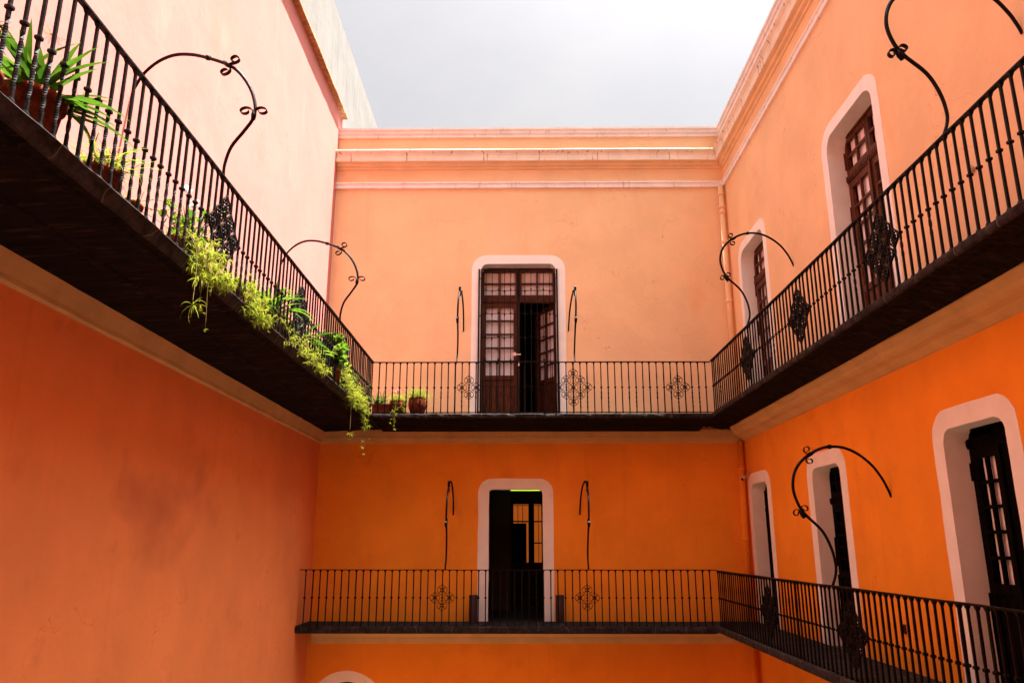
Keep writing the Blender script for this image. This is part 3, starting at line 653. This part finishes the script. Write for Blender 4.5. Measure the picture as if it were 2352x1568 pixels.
def pot(t, kind, r, h):
    mb = MB()
    if kind == 'round': pr = [(r*.62, 0), (r*.7, .004), (r*.98, h*.4), (r*1.05, h*.62), (r*.98, h*.88), (r*.93, h*.92), (r*.99, h*.96), (r*.97, h), (r*.88, h), (r*.86, h*.9), (.001, h*.88)]
    else: pr = [(r*.72, 0), (r*.74, .004), (r*.93, h*.82), (r*1.02, h*.83), (r*1.05, h*.99), (r*1.03, h), (r*.93, h), (r*.9, h*.9), (.001, h*.89)]
    mb.lathe(pr, n=28, wob=.008); po = mb.build('pot', M['terra'], t)
    mb = MB(); mb.lathe([(r*.9, h*.9), (r*.5, h*.93), (.001, h*.94)], n=16); mb.build('soil', M['soil'], po)
def plant(label, loc, kind, r=.14, h=.24, leaf='leafA', seed=1, **k):
    rnd = random.Random(seed); t = thing('potted_plant', label, 'potted plant', loc, 'potted plants along the balcony edge')
    if kind != 'trough': pot(t, k.get('pk', 'taper'), r, h)
    mb = MB(); top = h*.92; st = MB()
    if kind == 'strap':
        rosette(mb, (0, 0, top), k.get('n', 34), k.get('L', .55), k.get('w', .04), rnd, r=r*.4, segs=8, el=k.get('el', (35, 85)), droop=k.get('droop', (.7, 2.2)))
    elif kind == 'grass':
        rosette(mb, (0, 0, top), k.get('n', 150), k.get('L', .34), k.get('w', .008), rnd, r=r*.7, el=(20, 88), droop=(.8, 2.6))
    elif kind == 'spiky':
        for i in range(140):
            z = top+rnd.uniform(0, .32); blade(mb, (rnd.uniform(-.05, .05), rnd.uniform(-.05, .05), z), rnd.uniform(0, 6.28), .11, R(rnd.uniform(-20, 70)), .4, .012, 3)
    elif kind in ('bush', 'geranium'):
        for i in range(k.get('stems', 22)):
            az = rnd.uniform(0, 6.28); hh = k.get('H', .5)*rnd.uniform(.45, 1); sp = k.get('S', .22)*rnd.uniform(.1, 1)
            pts = spline([(0, 0, top), (math.cos(az)*sp*.4, math.sin(az)*sp*.4, top+hh*.5), (math.cos(az)*sp, math.sin(az)*sp, top+hh)], 4)
            st.tube(pts, .004, n=5)
            for q in range(k.get('lv', 12)):
                c = pts[min(len(pts)-1, int(rnd.uniform(.15, 1)*(len(pts)-1)))]
                round_leaf(mb, c+Vector((rnd.gauss(0, .03), rnd.gauss(0, .03), rnd.gauss(0, .025))), k.get('lr', .028)*rnd.uniform(.6, 1.2), rnd)
    # pieces that spill over the edge: list of (dx, dy, dz list of tufts)
    if k.get('trail'):
        tm, ts = MB(), MB()
        for (path, dens, sz) in k['trail']:
            pts = spline(path, 5); ts.tube(pts, .003, n=4)
            for i in range(dens):
                f = rnd.random(); c = pts[int(f*(len(pts)-1))]; sg = k.get('spread', .06)
                tuft(tm, c+Vector((rnd.gauss(0, sg), rnd.gauss(0, sg*1.3), rnd.gauss(0, sg*.7))), rnd, sz*.85, 7)
            tuft(tm, pts[-1], rnd, sz*1.25, 11)
        tf = tm.build('trailing_foliage', M['leafC'], t); ts.build('stem', M['stem'], tf)
    if mb.v: mb.build('foliage', M[leaf], t)
    if st.v: st.build('stalk', M['stem'], t)
    if k.get('flowers'):
        fm, fs = MB(), MB()
        for (dx, dy, dz, kd) in k['flowers']:
            fs.tube(spline([(dx*.3, dy*.3, top), (dx*.8, dy*.8, top+dz*.5), (dx, dy, top+dz)], 4), .0035, n=5)
            if kd == 'umbel':
                for i in range(34):
                    v = Vector((rnd.gauss(0, 1), rnd.gauss(0, 1), rnd.gauss(.3, 1))).normalized()*.07
                    fs.tube([(dx, dy, top+dz), (dx+v.x, dy+v.y, top+dz+v.z)], .0013, n=3)
            else:
                for i in range(26): round_leaf(fm, (dx+rnd.gauss(0, .022), dy+rnd.gauss(0, .022), top+dz+rnd.gauss(0, .015)), .013, rnd)
        fs.build('flower_stalk', M['stem'], t)
        if fm.v: fm.build('flower', M['pink_flower' if k.get('pinkf') else 'flower'], t)
    return t
Z0 = 2.317; PX = LXu-.20
def hang(dy, out_, drop, y2=0, x0=.30):
    """path over the slab edge, relative to pot base"""
    return [(.02, 0, .22), (.12, dy*.5, .26), (x0-.03, dy, .10), (x0+.02+out_*.3, dy+y2*.2, -.08), (x0+.03+out_, dy+y2, -drop)]
plant('brown spiky dry plant at the left edge of the picture', (PX-.05, 3.72, Z0), 'spiky', .13, .22, 'cactus', 3)
plant('large terracotta pot of strap leaves nearest the viewer on the left balcony', (PX-.03, 4.17, Z0), 'strap', .19, .33, 'leafA', 5, n=60, L=.56, w=.055, el=(5, 85), droop=(.3, 1.5), flowers=[(-.02, .12, .55, 'umbel'), (.02, .42, .28, 'umbel')])
plant('pot of yellow-green grass beside the large strap-leaved pot', (PX, 4.93, Z0), 'grass', .15, .22, 'leafB', 8, n=170, L=.34, w=.012)
plant('low pot with straggling thin runners along the bars', (PX, 5.32, Z0), 'grass', .12, .15, 'leafB', 9, n=40, L=.2,
      trail=[([(0, 0, .15), (.12, .25, .3), (.15, .6, .32), (.16, .95, .18)], 5, .03), ([(0, 0, .15), (.12, .3, .14), (.15, .6, .1), (.16, .9, .04)], 6, .03), ([(0, 0, .15), (.1, .2, .2), (.14, .45, .22), (.15, .8, .12)], 5, .03)], spread=.012)
plant('terracotta pot with thick pale trailing foliage that pours over the slab edge', (PX, 6.22, Z0), 'grass', .15, .22, 'leafD', 11, n=60, L=.2, w=.016,
      trail=[(hang(-.22, .0, .04, .1), 60, .08), (hang(-.06, .0, .10, .1), 80, .08), (hang(.10, .0, .12, .1), 80, .08), (hang(.22, .0, .06, .1), 60, .08), (hang(-.25, .02, .22, .0), 16, .10), (hang(-.18, .0, .42, -.02), 3, .07), (hang(-.32, .05, .50, -.12), 3, .11), (hang(-.1, .02, .6, .02), 3, .02)], spread=.05)
plant('geranium with round leaves and white flower heads beside the iron ornament', (PX-.08, 6.62, Z0), 'geranium', .15, .22, 'leafD', 12, stems=18, H=.62, S=.30, lv=7, lr=.038, flowers=[(.05, -.28, .56, 'f'), (.05, -.1, .50, 'f')])
plant('small pot with yellowish grass just beyond the first iron ornament', (PX, 7.45, Z0), 'grass', .15, .21, 'leafB', 14, n=120, L=.28, w=.014,
      trail=[(hang(-.15, .0, .04, .1), 55, .075), (hang(.02, .0, .10, .1), 70, .075), (hang(.16, .0, .08, .1), 50, .075)], spread=.05)
plant('tall terracotta pot of bright green strap leaves midway along the left balcony', (PX, 8.75, Z0), 'strap', .17, .30, 'leafD', 16, n=80, L=.52, w=.05,
      trail=[(hang(-.2, .0, .0, .1), 26, .06), (hang(.2, .0, .0, .1), 22, .06)], spread=.04)
plant('small bright green bush behind the second iron ornament', (PX, 9.35, Z0), 'bush', .14, .16, 'leafB', 17, stems=26, H=.36, S=.2, lv=14, lr=.03)
plant('pot of loose strap leaves beyond the second iron ornament', (PX, 9.9, Z0), 'strap', .15, .24, 'leafA', 18, n=40, L=.58, w=.045,
      trail=[(hang(-.5, .0, .0, .1), 26, .06), (hang(-.8, .0, .0, .1), 22, .06)], spread=.04)
plant('pale trailing plant creeping over the edge before the leafy bush', (PX, 10.45, Z0), 'strap', .15, .22, 'leafB', 19, n=34, L=.46, w=.04,
      trail=[(hang(-.6, .0, .03, .1), 45, .065), (hang(-.3, .0, .04, .1), 45, .065)], spread=.04)
plant('dense leafy bush, the bushiest plant near the far end of the left balcony', (PX+.08, 11.35, Z0), 'bush', .17, .22, 'leafD', 20, stems=60, H=.62, S=.32, lv=20, lr=.042,
      trail=[(hang(.05, .0, .12, .1), 70, .08), (hang(.2, .0, .26, .1), 70, .08), (hang(.15, .0, .72, .0), 3, .07)], spread=.05)
plant('loose grassy pot between the second ornament and the creeping plant', (PX, 9.62, Z0), 'grass', .14, .2, 'leafB', 41, n=110, L=.34, w=.014,
      trail=[(hang(-.1, .0, .0, .1), 30, .06)], spread=.04)
plant('low leafy pot just before the bushiest plant', (PX+.05, 10.95, Z0), 'bush', .15, .18, 'leafD', 42, stems=40, H=.38, S=.28, lv=16, lr=.036)
plant('short bright plant right after the bushiest plant', (PX+.05, 11.9, Z0), 'bush', .15, .18, 'leafB', 43, stems=40, H=.36, S=.26, lv=16, lr=.03,
      trail=[(hang(-.1, .0, .05, .1), 50, .07), (hang(.1, .0, .12, .1), 50, .07)], spread=.05)
plant('grassy pot between the tall strap-leaved pot and the trailing plant', (PX, 8.05, Z0), 'grass', .14, .2, 'leafD', 44, n=110, L=.32, w=.016)
plant('green strap plant crowded against the railing before the corner', (PX, 12.35, Z0), 'strap', .15, .22, 'leafA', 21, n=60, L=.46, w=.035)
plant('trailing pot at the far corner of the left balcony with long hanging tufts', (PX, 13.05, Z0), 'grass', .15, .22, 'leafA', 22, n=80, L=.3, w=.014,
      trail=[(hang(-.45, .0, .10, .1), 60, .08), (hang(-.25, .0, .30, .1), 80, .08), (hang(-.12, .0, .42, .05), 50, .08), (hang(-.2, .0, .75, .0), 4, .06), (hang(-.05, .0, .85, .0), 4, .03)], spread=.045)
plant('dark green strap plant tucked into the balcony corner', (PX-.05, 13.75, Z0), 'strap', .14, .22, 'leafA', 23, n=50, L=.46, w=.03)
# back balcony pots
t = plant('low square terracotta planter with drooping dark leaves in the corner', (-2.60, RYu+.2, ZU), 'trough', .15, .19, 'leafA', 31)
mb = MB(); mb.box((-.16, -.11, .0), (.16, .11, .17)); mb.box((-.172, -.122, .17), (.172, .122, .20)); mb.build('pot', M['terra'], t)
mb = MB(); rnd = random.Random(4); rosette(mb, (-.05, -.02, .19), 46, .36, .022, rnd, r=.08, segs=8, droop=(.8, 2.4)); mb.build('foliage', M['leafA'], t)
plant('round terracotta pot with shaggy grass and a strand hanging below the far balcony', (-2.30, RYu+.2, ZU), 'grass', .155, .27, 'leafB', 32, pk='round', n=130, L=.26, w=.012,
      flowers=[(-.05, 0, .2, 'f'), (.0, 0, .22, 'f')], pinkf=True,
      trail=[([(0, 0, .26), (0, -.15, .30), (-.01, -.25, .05), (-.02, -.27, -.12)], 22, .05), ([(0, 0, .26), (.02, -.15, .28), (-.01, -.26, .0), (.0, -.28, -.30)], 14, .045), ([(.08, 0, .26), (.14, -.1, .26), (.16, -.18, .1), (.17, -.2, .02)], 26, .05)], spread=.03)
plant('round terracotta pot of fine pale grass, farthest from the corner', (-1.93, RYu+.21, ZU), 'grass', .165, .33, 'leafB', 33, pk='round', n=260, L=.36, w=.007)
